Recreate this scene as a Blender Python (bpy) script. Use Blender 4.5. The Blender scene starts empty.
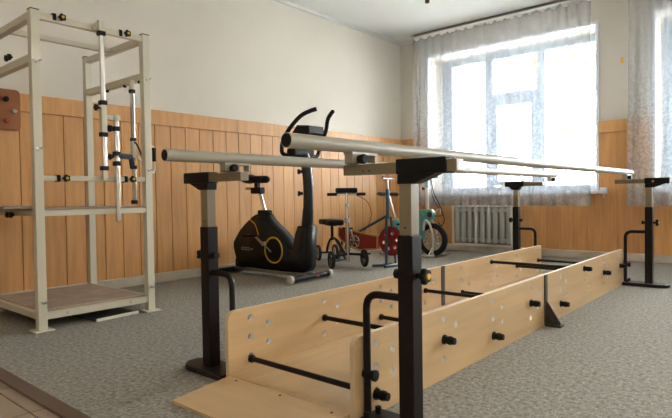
import bpy, bmesh, math, random
from mathutils import Vector, Matrix
random.seed(7)
S = bpy.context.scene
C = S.collection
PI = math.pi

# ------------------------------------------------------------------ camera
cam = bpy.data.cameras.new('camera'); co = bpy.data.objects.new('camera', cam); C.objects.link(co)
_a, _b, _r = math.radians(40.802), math.radians(-1.416), math.radians(-0.842)
F = Vector((-math.sin(_a)*math.cos(_b), math.cos(_a)*math.cos(_b), math.sin(_b)))
R = Vector((math.cos(_a), math.sin(_a), 0)); U = R.cross(F)
R2 = R*math.cos(_r)+U*math.sin(_r); U2 = -R*math.sin(_r)+U*math.cos(_r)
co.matrix_world = Matrix(((R2.x, U2.x, -F.x, 0), (R2.y, U2.y, -F.y, 0), (R2.z, U2.z, -F.z, .7225), (0, 0, 0, 1)))
cam.sensor_width = 36; cam.lens = 541.886/672*36; cam.clip_start = .02; cam.clip_end = 200
S.camera = co

# ------------------------------------------------------------------ world, daylight, exposure
SKY = 6.5
w = bpy.data.worlds.new('world'); S.world = w; w.use_nodes = True
bg = w.node_tree.nodes['Background']; bg.inputs[0].default_value = (.96, .98, 1.0, 1); bg.inputs[1].default_value = SKY
S.view_settings.view_transform = 'Standard'; S.view_settings.look = 'None'
S.view_settings.exposure = 2.98; S.view_settings.gamma = 1
WIN = [(-3.76, -1.70), (-1.13, .93), (1.50, 3.56)]          # window openings along the wall (x)
WZ0, WZ1 = .74, 2.52
YB, YW = 6.30, 6.65                                         # inner wall face, window plane
for x0, x1 in WIN:                                          # portals: guide the sky light through the openings
    l = bpy.data.lights.new('window_portal', 'AREA'); l.shape = 'RECTANGLE'; l.size = x1-x0; l.size_y = WZ1-WZ0
    l.cycles.is_portal = True
    o = bpy.data.objects.new('window_portal', l); C.objects.link(o)
    o.location = ((x0+x1)/2, YW+.08, (WZ0+WZ1)/2); o.rotation_euler = (-PI/2, 0, 0)

FILL_POS = [(1.9, .3), (1.9, 3.2), (1.9, -1.6)]                # added warm fill-light panels out of view, not fittings of the room
FILL_STRENGTH = 3.6

# ------------------------------------------------------------------ materials
def mat(name, col, rough=.5, metal=0, var=0, vscale=6, stretch=(1, 1, 1), bump=0, bscale=60, island=0, coat=0, col2=None, detail=4):
    m = bpy.data.materials.new(name); m.use_nodes = True
    n = m.node_tree.nodes; L = m.node_tree.links; p = n['Principled BSDF']
    p.inputs['Base Color'].default_value = (*col, 1); p.inputs['Roughness'].default_value = rough
    p.inputs['Metallic'].default_value = metal
    if coat: p.inputs['Coat Weight'].default_value = coat
    tc = n.new('ShaderNodeTexCoord'); mp = n.new('ShaderNodeMapping'); mp.inputs['Scale'].default_value = stretch
    L.new(tc.outputs['Object'], mp.inputs[0])
    last = None
    if var or col2:
        nz = n.new('ShaderNodeTexNoise'); nz.inputs['Scale'].default_value = vscale; nz.inputs['Detail'].default_value = detail
        L.new(mp.outputs[0], nz.inputs['Vector'])
        r = n.new('ShaderNodeValToRGB'); r.color_ramp.elements[0].position = .3; r.color_ramp.elements[1].position = .7
        c2 = col2 or tuple(min(1, c*(1+var)) for c in col); c1 = col if col2 else tuple(c*(1-var) for c in col)
        r.color_ramp.elements[0].color = (*c1, 1); r.color_ramp.elements[1].color = (*c2, 1)
        L.new(nz.outputs['Fac'], r.inputs[0]); last = r.outputs[0]
        L.new(last, p.inputs['Base Color'])
    if island:
        g = n.new('ShaderNodeNewGeometry'); h = n.new('ShaderNodeHueSaturation')
        mr = n.new('ShaderNodeMapRange'); mr.inputs[3].default_value = 1-island; mr.inputs[4].default_value = 1+island
        L.new(g.outputs['Random Per Island'], mr.inputs[0]); L.new(mr.outputs[0], h.inputs['Value'])
        if last: L.new(last, h.inputs['Color'])
        else: h.inputs['Color'].default_value = (*col, 1)
        L.new(h.outputs[0], p.inputs['Base Color'])
    if bump:
        nb = n.new('ShaderNodeTexNoise'); nb.inputs['Scale'].default_value = bscale; nb.inputs['Detail'].default_value = 3
        L.new(mp.outputs[0], nb.inputs['Vector'])
        b = n.new('ShaderNodeBump'); b.inputs['Strength'].default_value = bump; b.inputs['Distance'].default_value = .003
        L.new(nb.outputs['Fac'], b.inputs['Height']); L.new(b.outputs[0], p.inputs['Normal'])
    return m

M = {}
M['plaster'] = mat('plaster', (.72, .665, .575), .9, var=.03, vscale=1.5, bump=.15, bscale=40)
M['ceiling'] = mat('ceiling_paint', (.74, .73, .69), .9, var=.02, vscale=1.2, bump=.1)
M['panel'] = mat('wall_panelling', (.62, .318, .113), .5, var=.12, vscale=5, stretch=(6, 6, .5), island=.07, bump=.1, bscale=25)
M['panelback'] = mat('panel_gap', (.20, .085, .03), .8)
M['base'] = mat('marbled_baseboard', (.46, .40, .32), .4, col2=(.66, .61, .53), vscale=5, detail=8)
M['tile'] = mat('floor_tile', (.36, .28, .21), .45, var=.1, vscale=3, island=.05)
M['grout'] = mat('tile_grout', (.14, .10, .075), .9)
M['edge'] = mat('carpet_edging', (.13, .085, .058), .7)
M['ply'] = mat('birch_plywood', (.58, .395, .205), .38, var=.10, vscale=2.2, stretch=(9, .8, 9), coat=.15, bump=.04, bscale=30)
M['plyx'] = mat('birch_plywood_ramp', (.61, .42, .225), .40, var=.10, vscale=2.2, stretch=(1.2, 6, 9), coat=.15)
M['plyedge'] = mat('plywood_edge', (.62, .48, .31), .6, var=.12, vscale=8, stretch=(60, 1, 60))  # part of the top edge's lit brightness is put into this colour
M['brown'] = mat('dark_brown_enamel', (.009, .005, .0045), .45)
M['black'] = mat('black_plastic', (.006, .006, .0065), .5)
M['blackmat'] = mat('matt_black_vinyl', (.008, .008, .009), .6, bump=.2, bscale=200)
M['rubber'] = mat('black_rubber', (.016, .016, .016), .8)
M['greypost'] = mat('beige_grey_enamel', (.215, .172, .10), .35, coat=.2)
M['bar'] = mat('handrail_enamel', (.34, .32, .255), .45, coat=.1)
M['cream'] = mat('cream_enamel', (.63, .595, .47), .35, coat=.2)
M['chrome'] = mat('chrome', (.70, .68, .64), .18, metal=1)
M['steel'] = mat('dull_steel', (.45, .44, .42), .35, metal=1)
M['yellow'] = mat('yellow_plastic', (.80, .46, .02), .45)
M['redbrown'] = mat('red_brown_board', (.30, .105, .028), .45, var=.15, vscale=4)
M['red'] = mat('dark_red_enamel', (.27, .014, .014), .35, coat=.3)
M['redknob'] = mat('red_knob', (.40, .03, .02), .4)
M['blue'] = mat('steel_blue_enamel', (.030, .065, .11), .35)
M['teal'] = mat('teal_enamel', (.13, .42, .43), .35, coat=.2)
M['greywhite'] = mat('off_white_enamel', (.68, .67, .62), .4)
M['white'] = mat('white_frame_paint', (.78, .80, .84), .4)
M['winframe'] = mat('bluish_shaded_frame', (.44, .51, .60), .5)  # white frames; their bluish shade against the glare is put into this colour
M['radiator'] = mat('radiator_paint', (.48, .50, .47), .5)
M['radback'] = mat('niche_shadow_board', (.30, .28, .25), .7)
M['perf'] = mat('grey_brown_step_pad', (.38, .295, .225), .7, var=.15, vscale=9)
M['dark'] = mat('dark_steel_plate', (.035, .034, .030), .45)
M['eyelet'] = mat('hole_bush_liner', (.82, .80, .76), .4)
M['orange'] = mat('orange_sticker', (.75, .28, .03), .5)
M['print'] = mat('white_print', (.6, .6, .6), .6)
M['saddle'] = mat('dark_grey_saddle', (.05, .055, .06), .5)
M['cable'] = mat('dark_red_cable', (.20, .04, .03), .5)
M['trunk'] = mat('tree_bark', (.30, .27, .23), .9, var=.4, vscale=8)
M['leaf'] = mat('autumn_leaves', (.30, .22, .012), .8, island=.4)
M['ground'] = mat('pale_ground', (.75, .76, .76), .9, var=.08, vscale=1)
M['facade'] = mat('pale_facade', (.72, .72, .70), .9, var=.03)

for k_ in ('black', 'blackmat', 'brown'): M[k_].node_tree.nodes['Principled BSDF'].inputs['Specular IOR Level'].default_value = .25
def carpet_mat():
    m = mat('flecked_carpet', (.2, .2, .2), .95); n = m.node_tree.nodes; L = m.node_tree.links; p = n['Principled BSDF']
    p.inputs['Specular IOR Level'].default_value = .15
    tc = n.new('ShaderNodeTexCoord')
    def noise(sc, det, rot=0, st=(1, 1, 1)):
        mp = n.new('ShaderNodeMapping'); mp.inputs['Scale'].default_value = st; mp.inputs['Rotation'].default_value = (0, 0, rot)
        L.new(tc.outputs['Object'], mp.inputs[0])
        z = n.new('ShaderNodeTexNoise'); z.inputs['Scale'].default_value = sc; z.inputs['Detail'].default_value = det; z.inputs['Roughness'].default_value = .65
        L.new(mp.outputs[0], z.inputs['Vector']); return z.outputs['Fac']
    def ramp(s, a, b, ca, cb):
        r = n.new('ShaderNodeValToRGB'); e = r.color_ramp.elements
        e[0].position, e[1].position = a, b; e[0].color = (*ca, 1); e[1].color = (*cb, 1); L.new(s, r.inputs[0]); return r.outputs[0]
    base = ramp(noise(55, 6), .34, .66, (.158, .147, .128), (.385, .365, .32))
    fl = ramp(noise(130, 2, .7, (1, .3, 1)), .60, .70, (0, 0, 0), (1, 1, 1))
    fl2 = ramp(noise(130, 2, -.8, (1, .3, 1)), .61, .71, (0, 0, 0), (1, 1, 1))
    def mix(f, a, b):
        x = n.new('ShaderNodeMix'); x.data_type = 'RGBA'; L.new(f, x.inputs['Factor']); L.new(a, x.inputs['A'])
        if isinstance(b, tuple): x.inputs['B'].default_value = (*b, 1)
        else: L.new(b, x.inputs['B'])
        return x.outputs['Result']
    c = mix(fl, base, (.50, .48, .44)); c = mix(fl2, c, (.46, .445, .41))
    L.new(c, p.inputs['Base Color'])
    b = n.new('ShaderNodeBump'); b.inputs['Strength'].default_value = .5; b.inputs['Distance'].default_value = .004
    L.new(noise(160, 2), b.inputs['Height']); L.new(b.outputs[0], p.inputs['Normal'])
    return m
M['carpet'] = carpet_mat()

def lace_mat(name, top=1.85):
    m = bpy.data.materials.new(name); m.use_nodes = True; n = m.node_tree.nodes; L = m.node_tree.links
    n.remove(n['Principled BSDF']); out = n['Material Output']
    d = n.new('ShaderNodeBsdfDiffuse'); d.inputs[0].default_value = (.88, .89, .92, 1)
    t = n.new('ShaderNodeBsdfTranslucent'); t.inputs[0].default_value = (.088, .098, .115, 1)
    a = n.new('ShaderNodeMixShader'); a.inputs[0].default_value = .5; L.new(d.outputs[0], a.inputs[1]); L.new(t.outputs[0], a.inputs[2])
    tr = n.new('ShaderNodeBsdfTransparent'); mx = n.new('ShaderNodeMixShader')
    tc = n.new('ShaderNodeTexCoord'); v = n.new('ShaderNodeTexNoise'); v.inputs['Scale'].default_value = 34; v.inputs['Detail'].default_value = 3
    L.new(tc.outputs['Object'], v.inputs['Vector'])
    r = n.new('ShaderNodeValToRGB'); e = r.color_ramp.elements; e[0].position = .44; e[1].position = .58
    e[0].color = (0, 0, 0, 1); e[1].color = (1, 1, 1, 1); L.new(v.outputs['Fac'], r.inputs[0])
    sx = n.new('ShaderNodeSeparateXYZ'); L.new(tc.outputs['Object'], sx.inputs[0])
    mr = n.new('ShaderNodeMapRange'); mr.inputs[1].default_value = top+.25; mr.inputs[2].default_value = top-.35     # pattern grows towards the hem
    mr.inputs[3].default_value = .02; mr.inputs[4].default_value = .13; L.new(sx.outputs['Z'], mr.inputs[0])
    mu = n.new('ShaderNodeMath'); mu.operation = 'MULTIPLY_ADD'; L.new(r.outputs[0], mu.inputs[0]); L.new(mr.outputs[0], mu.inputs[1]); mu.inputs[2].default_value = .42
    # denser embroidered band along the hem
    h = n.new('ShaderNodeMapRange'); h.inputs[1].default_value = .86; h.inputs[2].default_value = .80; h.inputs[3].default_value = 0; h.inputs[4].default_value = .18
    L.new(sx.outputs['Z'], h.inputs[0]); ad = n.new('ShaderNodeMath'); ad.operation = 'ADD'; ad.use_clamp = True
    L.new(mu.outputs[0], ad.inputs[0]); L.new(h.outputs[0], ad.inputs[1])
    L.new(ad.outputs[0], mx.inputs[0]); L.new(tr.outputs[0], mx.inputs[1]); L.new(a.outputs[0], mx.inputs[2]); L.new(mx.outputs[0], out.inputs[0])
    return m
M['lace'] = lace_mat('lace_voile')
def glass_mat():
    m = bpy.data.materials.new('window_glass'); m.use_nodes = True; n = m.node_tree.nodes; L = m.node_tree.links
    n.remove(n['Principled BSDF']); g = n.new('ShaderNodeBsdfGlossy'); g.inputs['Roughness'].default_value = .02
    t = n.new('ShaderNodeBsdfTransparent'); t.inputs[0].default_value = (.95, .97, .97, 1)
    f = n.new('ShaderNodeFresnel'); f.inputs[0].default_value = 1.45; x = n.new('ShaderNodeMixShader')
    L.new(f.outputs[0], x.inputs[0]); L.new(t.outputs[0], x.inputs[1]); L.new(g.outputs[0], x.inputs[2]); L.new(x.outputs[0], n['Material Output'].inputs[0])
    return m
M['glass'] = glass_mat()

# ------------------------------------------------------------------ mesh helpers
class MB:
    def __init__(s): s.bm = bmesh.new(); s.smooth = []
    def box(s, x0, x1, y0, y1, z0, z1, bev=0, rot=None, at=None):
        r = bmesh.ops.create_cube(s.bm, size=1); vs = r['verts']
        cx, cy, cz = (x0+x1)/2, (y0+y1)/2, (z0+z1)/2
        mt = Matrix.Translation((cx, cy, cz)) @ Matrix.Diagonal((abs(x1-x0), abs(y1-y0), abs(z1-z0), 1))
        bmesh.ops.transform(s.bm, matrix=mt, verts=vs)
        if rot is not None:
            p = Vector(at if at else (cx, cy, cz)); bmesh.ops.rotate(s.bm, cent=p, matrix=rot, verts=vs)
        if bev:
            es = list({e for v in vs for e in v.link_edges}); bmesh.ops.bevel(s.bm, geom=es, offset=bev, segments=2, affect='EDGES', profile=.6)
        return s
    def ring(s, c, ax, r, n, ref=None):
        ax = Vector(ax).normalized(); ref = ref or (Vector((0, 0, 1)) if abs(ax.z) < .9 else Vector((1, 0, 0)))
        u = ax.cross(ref).normalized(); v = ax.cross(u)
        return [s.bm.verts.new(Vector(c)+(u*math.cos(2*PI*k/n)+v*math.sin(2*PI*k/n))*r) for k in range(n)]
    def cyl(s, a, b, r, r2=None, n=20):
        a, b = Vector(a), Vector(b); return s.lathe(a, b-a, [(0, 0), (0, r), ((b-a).length, r if r2 is None else r2), ((b-a).length, 0)], n)
    def lathe(s, base, ax, prof, n=24):
        """prof: (distance along axis, radius)"""
        ax = Vector(ax).normalized(); base = Vector(base); prev = None
        for d, r in prof:
            c = base+ax*d
            cur = [s.bm.verts.new(c)] if r <= 1e-7 else s.ring(c, ax, r, n)
            if prev is not None:
                if len(prev) == 1 and len(cur) > 1:
                    for k in range(n): s.face([prev[0], cur[k], cur[(k+1) % n]])
                elif len(cur) == 1 and len(prev) > 1:
                    for k in range(n): s.face([prev[(k+1) % n], prev[k], cur[0]])
                elif len(cur) > 1:
                    for k in range(n): s.face([prev[k], prev[(k+1) % n], cur[(k+1) % n], cur[k]])
            prev = cur
        return s
    def face(s, vs):
        f = s.bm.faces.new(vs); f.smooth = True; return f
    def tube(s, pts, r, n=12, closed=False, cap=True):
        pts = [Vector(p) for p in pts]; N = len(pts); rad = r if isinstance(r, (list, tuple)) else [r]*N
        tang = []
        for i in range(N):
            if closed: t = pts[(i+1) % N]-pts[i-1]
            else: t = pts[min(i+1, N-1)]-pts[max(i-1, 0)]
            tang.append(t.normalized())
        ref = Vector((0, 0, 1)) if abs(tang[0].z) < .9 else Vector((1, 0, 0))
        u = tang[0].cross(ref).normalized(); rings = []
        for i in range(N):
            u = (u-tang[i]*u.dot(tang[i])).normalized(); v = tang[i].cross(u)
            rings.append([s.bm.verts.new(pts[i]+(u*math.cos(2*PI*k/n)+v*math.sin(2*PI*k/n))*rad[i]) for k in range(n)])
        for i in range(N if closed else N-1):
            a, b = rings[i], rings[(i+1) % N]
            for k in range(n): s.face([a[k], a[(k+1) % n], b[(k+1) % n], b[k]])
        if cap and not closed:
            s.bm.faces.new(list(reversed(rings[0]))); s.bm.faces.new(rings[-1])
        return s
    def beam(s, a, b, w, h, up=(0, 0, 1), bev=.002):
        """square tube from a to b, w across, h along up"""
        a, b = Vector(a), Vector(b); d = (b-a).normalized(); x = d.cross(Vector(up)).normalized(); z = x.cross(d)
        r = bmesh.ops.create_cube(s.bm, size=1)['verts']
        mt = Matrix(((x.x*w, d.x*(b-a).length, z.x*h, (a.x+b.x)/2), (x.y*w, d.y*(b-a).length, z.y*h, (a.y+b.y)/2), (x.z*w, d.z*(b-a).length, z.z*h, (a.z+b.z)/2), (0, 0, 0, 1)))
        bmesh.ops.transform(s.bm, matrix=mt, verts=r)
        if bev:
            es = list({e for v in r for e in v.link_edges}); bmesh.ops.bevel(s.bm, geom=es, offset=bev, segments=2, affect='EDGES')
        return s
    def prism(s, pts, d, bev=0, smooth=False):
        """closed outline pts (3-D, planar) extruded by the vector d"""
        vs = [s.bm.verts.new(Vector(p)) for p in pts]; f = s.bm.faces.new(vs)
        r = bmesh.ops.extrude_face_region(s.bm, geom=[f]); top = [g for g in r['geom'] if isinstance(g, bmesh.types.BMVert)]
        bmesh.ops.translate(s.bm, vec=Vector(d), verts=top)
        if bev:
            tf = [g for g in r['geom'] if isinstance(g, bmesh.types.BMFace)]
            es = list({e for ff in tf+[f] for e in ff.edges}); bmesh.ops.bevel(s.bm, geom=es, offset=bev, segments=3, affect='EDGES')
        if smooth:
            for ff in s.bm.faces: ff.smooth = True
        return s
    def torus(s, c, ax, R_, r, n=32, m=10):
        ax = Vector(ax).normalized(); ref = Vector((0, 0, 1)) if abs(ax.z) < .9 else Vector((1, 0, 0))
        u = ax.cross(ref).normalized(); v = ax.cross(u); c = Vector(c)
        return s.tube([c+(u*math.cos(2*PI*k/n)+v*math.sin(2*PI*k/n))*R_ for k in range(n)], r, m, closed=True)
    def build(s, name, m, parent=None, origin=None, auto=True):
        bmesh.ops.recalc_face_normals(s.bm, faces=s.bm.faces)
        me = bpy.data.meshes.new(name)
        off = Vector(origin) if origin else Vector((0, 0, 0))
        if origin: bmesh.ops.translate(s.bm, vec=-off, verts=s.bm.verts)
        s.bm.to_mesh(me); s.bm.free()
        if auto and any(p.use_smooth for p in me.polygons): me.set_sharp_from_angle(angle=math.radians(40))
        ms = m if isinstance(m, list) else [m]
        for q in ms: me.materials.append(q)
        o = bpy.data.objects.new(name, me); C.objects.link(o)
        o.location = off
        if parent: o.parent = parent
        return o

def bez(pts, n=8):
    """rounded polyline: Catmull-Rom through pts"""
    P = [Vector(p) for p in pts]; out = []
    for i in range(len(P)-1):
        p0, p1, p2, p3 = P[max(i-1, 0)], P[i], P[i+1], P[min(i+2, len(P)-1)]
        for k in range(n):
            t = k/n
            out.append(.5*((2*p1)+(-p0+p2)*t+(2*p0-5*p1+4*p2-p3)*t*t+(-p0+3*p1-3*p2+p3)*t**3))
    out.append(P[-1]); return out
def fillet(pts, r, n=6):
    P = [Vector(p) for p in pts]; out = [P[0]]
    for i in range(1, len(P)-1):
        a = (P[i-1]-P[i]); b = (P[i+1]-P[i]); k = min(r, a.length*.49, b.length*.49)
        s0 = P[i]+a.normalized()*k; s1 = P[i]+b.normalized()*k
        for j in range(n+1):
            t = j/n; out.append(s0*(1-t)**2+P[i]*2*t*(1-t)+s1*t*t)
    out.append(P[-1]); return out

def tag(o, label=None, cat=None, group=None, kind=None):
    if label: o['label'] = label
    if cat: o['category'] = cat
    if group: o['group'] = group
    if kind: o['kind'] = kind
    return o
def thing(name, loc, label, cat, group=None):
    o = bpy.data.objects.new(name, None); C.objects.link(o); o.location = loc; o.empty_display_size = .1
    return tag(o, label, cat, group)
def struct(o, label=None, cat=None): return tag(o, label, cat, kind='structure')
def copy_tree(o, parent=None):
    c = o.copy(); C.objects.link(c)
    if parent: c.parent = parent
    for ch in list(o.children): copy_tree(ch, c)
    return c

# ------------------------------------------------------------------ the room
XL, XR, YF, H = -4.231, 4.0, -2.6, 2.814
t = .45
b = MB()
nx = .33
x = XL-.01
b.box(XL-.3, XR+.3, YF-.3, YB+.05, -.06, -.012)
gr = struct(b.build('floor', M['grout']), 'floor slab with dark grout under the beige tiles', 'floor')
b = MB(); jx = 0
x = -4.30
while x < XR:
    y = YF
    while y < .76:
        y1 = min(y+nx-.006, .762)
        b.box(x, x+nx-.006, y, y1, -.012, -.002); y += nx
    x += nx
struct(b.build('floor', M['tile']), 'beige ceramic floor tiles in front of the carpet', 'floor')
b = MB(); b.box(XL, XR, .765, YB, -.012, 0)
tag(b.build('carpet', M['carpet']), 'wall-to-wall grey-brown carpet with pale flecks, under all the equipment', 'carpet')
b = MB(); b.box(XL, XR, .745, .805, -.012, .006, bev=.004)
struct(b.build('trim_1', M['edge']), 'dark brown edging strip where the carpet meets the tiles', 'trim')
b = MB(); b.box(XL-.3, XL, YF-.3, YB+t, -.06, H+.2)
struct(b.build('wall_left', M['plaster']), 'long cream plastered wall above the wood panelling', 'wall')
b = MB(); b.box(XR, XR+.3, YF-.3, YB+t, -.06, H+.2); struct(b.build('wall_right', M['plaster']), 'cream plastered wall opposite the panelled long wall', 'wall')
b = MB(); b.box(XL, XR, YF-.3, YF, -.06, H+.2); struct(b.build('wall_front', M['plaster']), 'cream plastered wall behind the viewer', 'wall')
b = MB(); b.box(XL-.3, XR+.3, YF-.3, YB+t, H, H+.2); struct(b.build('ceiling', M['ceiling']), 'plain pale grey ceiling', 'ceiling')
b = MB()
b.box(XL, XR, YB, YB+t, -.06, WZ0-.03); b.box(XL, XR, YB, YB+t, WZ1, H)
ed = [XL]+[v for p_ in WIN for v in p_]+[XR]
for i in range(0, len(ed), 2): b.box(ed[i], ed[i+1], YB, YB+t, WZ0-.03, WZ1)
struct(b.build('wall_back', M['plaster']), 'plastered window wall with three deep window openings', 'wall')
# cove between wall and ceiling
b = MB(); b.box(XL, XL+.035, YF, YB, H-.035, H); b.box(XL, XR, YB-.035, YB, H-.035, H)
struct(b.build('trim_2', M['ceiling']), 'narrow pale moulding between walls and ceiling', 'trim')

# wood panelling: plank by plank in one mesh per wall
PT = 1.478; PBAND = 1.352
b = MB(); y = 1.453-.151*27
while y < YB-.02:
    b.box(XL+.012, XL+.030, max(y+.003, YF), min(y+.148, YB-.03), .07, PBAND-.004, bev=.0015); y += .151
struct(b.build('trim_3', M['panel']), 'light wood plank panelling along the long wall', 'wall panelling')
b = MB(); yy = YF
while yy < YB-.03:
    b.box(XL+.012, XL+.036, yy, min(yy+2.0, YB-.03)-.002, PBAND, PT, bev=.002); yy += 2.0
struct(b.build('trim_4', M['panel']), 'horizontal wood cap board of the long wall panelling', 'wall panelling')
b = MB(); b.box(XL, XL+.012, YF, YB, .0, PT-.01); struct(b.build('trim_5', M['panelback']), 'dark backing in the gaps of the long wall panelling', 'wall panelling')
def back_spans(z0, z1):
    """spans of the window wall between openings when above the sill"""
    return
b = MB(); x = XL+.03; 
while x < XR-.02:
    x1 = min(x+.148, XR)
    def col(xa, xb):
        if xb-xa < .02: return
        b.box(xa, xb, YB-.030, YB-.012, .07, PBAND-.004, bev=.0015)
    inside = [(max(x, a), min(x1, c)) for a, c in WIN if min(x1, c)-max(x, a) > 0]
    if inside:
        a, c = inside[0]
        b.box(a, c, YB-.030, YB-.012, .07, WZ0-.04, bev=.0015)
        if a-x > .02: col(x, a-.002)
        if x1-c > .02: col(c+.002, x1)
    else: col(x, x1)
    x += .151
struct(b.build('trim_6', M['panel']), 'light wood plank panelling below and between the windows', 'wall panelling')
b = MB()
for i in range(0, len(ed), 2): b.box(ed[i]+(.03 if i == 0 else .002), ed[i+1]-.002, YB-.036, YB-.012, PBAND, PT, bev=.002)
struct(b.build('trim_7', M['panel']), 'horizontal wood cap boards between the windows', 'wall panelling')
b = MB(); b.box(XL+.012, XR, YB-.012, YB, 0, WZ0-.04)
for i in range(0, len(ed), 2): b.box(max(ed[i], XL+.012), ed[i+1], YB-.012, YB, WZ0-.04, PT-.01)
struct(b.build('trim_8', M['panelback']), 'dark backing in the gaps of the window wall panelling', 'wall panelling')
b = MB(); b.box(XL+.012, XL+.06, YF, YB-.012, 0, .078, bev=.006); struct(b.build('baseboard_left', M['base']), 'marbled beige baseboard along the long panelled wall', 'baseboard')
b = MB(); b.box(XL+.06, XR, YB-.075, YB-.012, 0, .078, bev=.006); struct(b.build('baseboard_back', M['base']), 'marbled beige baseboard under the windows', 'baseboard')

# windows
def window(i, x0, x1, names):
    f = .07; W = x1-x0; d0, d1 = YW, YW+.07
    e1 = x0+.135; m1 = x0+.66; m2 = x0+1.33; e2 = x1-.10
    b = MB()
    b.box(x0, e1, d0, d1, WZ0, WZ1, bev=.004); b.box(e2, x1, d0, d1, WZ0, WZ1, bev=.004)
    b.box(e1, e2, d0, d1, 2.44, WZ1, bev=.004); b.box(e1, e2, d0, d1, WZ0, WZ0+.07, bev=.004)
    b.box(m1-.05, m1+.05, d0, d1, WZ0+.07, 2.44, bev=.004); b.box(m2-.05, m2+.05, d0, d1, WZ0+.07, 2.44, bev=.004)
    b.box(m1+.05, m2-.05, d0, d1, 1.90, 2.00, bev=.004)
    o = struct(b.build(f'window_{i}', M['winframe']), names, 'window')
    # casement sash under the transom, a little ajar inwards
    b = MB(); a0, a1 = m1+.055, m2-.055; s0, s1 = WZ0+.075, 1.895
    for q in ((a0, a0+.06, s0, s1), (a1-.06, a1, s0, s1), (a0+.06, a1-.06, s0, s0+.06), (a0+.06, a1-.06, s1-.06, s1)):
        b.box(q[0], q[1], d0-.005, d0+.045, q[2], q[3], bev=.004)
    sh = b.build('sash', M['winframe'], o)
    b = MB(); b.box(a0+.03, a0+.045, d0-.05, d0-.005, 1.26, 1.275); b.box(a0+.03, a0+.045, d0-.06, d0-.045, 1.17, 1.275, bev=.004); b.build('handle', M['white'], sh)
    for q in ((e1, m1-.05, WZ0+.07, 2.44), (m2+.05, e2, WZ0+.07, 2.44), (m1+.05, m2-.05, 2.00, 2.44), (a0+.06, a1-.06, s0+.06, s1-.06)):
        b = MB(); b.box(q[0], q[1], d0+.03, d0+.036, q[2], q[3]); b.build('pane', M['glass'], o)
    b = MB(); b.box(x0-.0, x1+.0, YB, YW, WZ0-.03, WZ0, bev=0); b.box(x0-.09, x1+.09, YB-.11, YB, WZ0-.035, WZ0, bev=.006)
    b.build('window_sill', M['white'], o)
    b = MB(); r = .018   # white lining around the opening on the room side
    b.box(x0-.03, x0, YB-.045, YB+.001, WZ0, WZ1+.03, bev=.004); b.box(x1, x1+.03, YB-.045, YB+.001, WZ0, WZ1+.03, bev=.004); b.box(x0, x1, YB-.02, YB+.001, WZ1, WZ1+.03)
    b.build('lining', M['white'], o)
window(1, *WIN[0], 'white three-light window with casement, behind the wide lace curtain')
window(2, *WIN[1], 'white three-light window behind the second lace curtain')
window(3, *WIN[2], 'white three-light window furthest along the window wall')

# outside: ground, pale building, a few birch-like trees
b = MB(); b.box(-40, 30, YB+t+.01, 60, -1.3, -1.2); struct(b.build('ground', M['ground']), 'pale open ground outside the windows', 'ground')
def tree(x, y, h, seed, label):
    rnd = random.Random(seed); tr = thing('birch_tree', (x, y, -1.2), label, 'tree', None)
    b = MB(); b.tube([(0, 0, 0), (.06, .02, h*.35), (-.03, .05, h*.7), (.02, 0, h)], [.13, .10, .06, .02], 10)
    tips = []
    for k in range(16):
        z = h*(.3+.65*rnd.random()); a = rnd.random()*2*PI; l = (1.15-z/h)*h*.33
        e = Vector((math.cos(a)*l, math.sin(a)*l, z+l*.5)); b.tube([(0, 0, z), (e.x*.5, e.y*.5, z+l*.32), e], [.035, .022, .008], 6); tips.append((Vector((0, 0, z)), e))
    b.build('trunk', M['trunk'], tr)
    b = MB()
    for k in range(1500):
        s, e = rnd.choice(tips); p = s.lerp(e, .25+.85*rnd.random())+Vector((rnd.gauss(0, .28), rnd.gauss(0, .28), rnd.gauss(0, .25)))
        q = Matrix.Rotation(rnd.random()*6, 3, 'Z') @ Matrix.Rotation(rnd.random()*3, 3, 'X'); z = .05+.04*rnd.random()
        vs = [b.bm.verts.new(p+q @ Vector(v)*z) for v in ((-1, 0, 0), (0, -.6, 0), (1, 0, .15), (0, .6, 0))]; b.bm.faces.new(vs)
    tag(b.build('foliage', M['leaf'], tr, auto=False), kind='stuff')
tree(-10.5, 12.5, 6.2, 1, 'yellow-leaved tree seen faintly through the pane beside the room corner')
tree(-6.9, 14.8, 5.6, 2, 'yellow-green tree seen through the middle light of the wide window')
tree(-4.0, 10.2, 5.9, 3, 'yellow-leaved tree outside the light of the wide window next to the wall pier')
tree(-1.2, 14.5, 6.2, 4, 'yellow-leaved tree outside the window with the second curtain')

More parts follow.
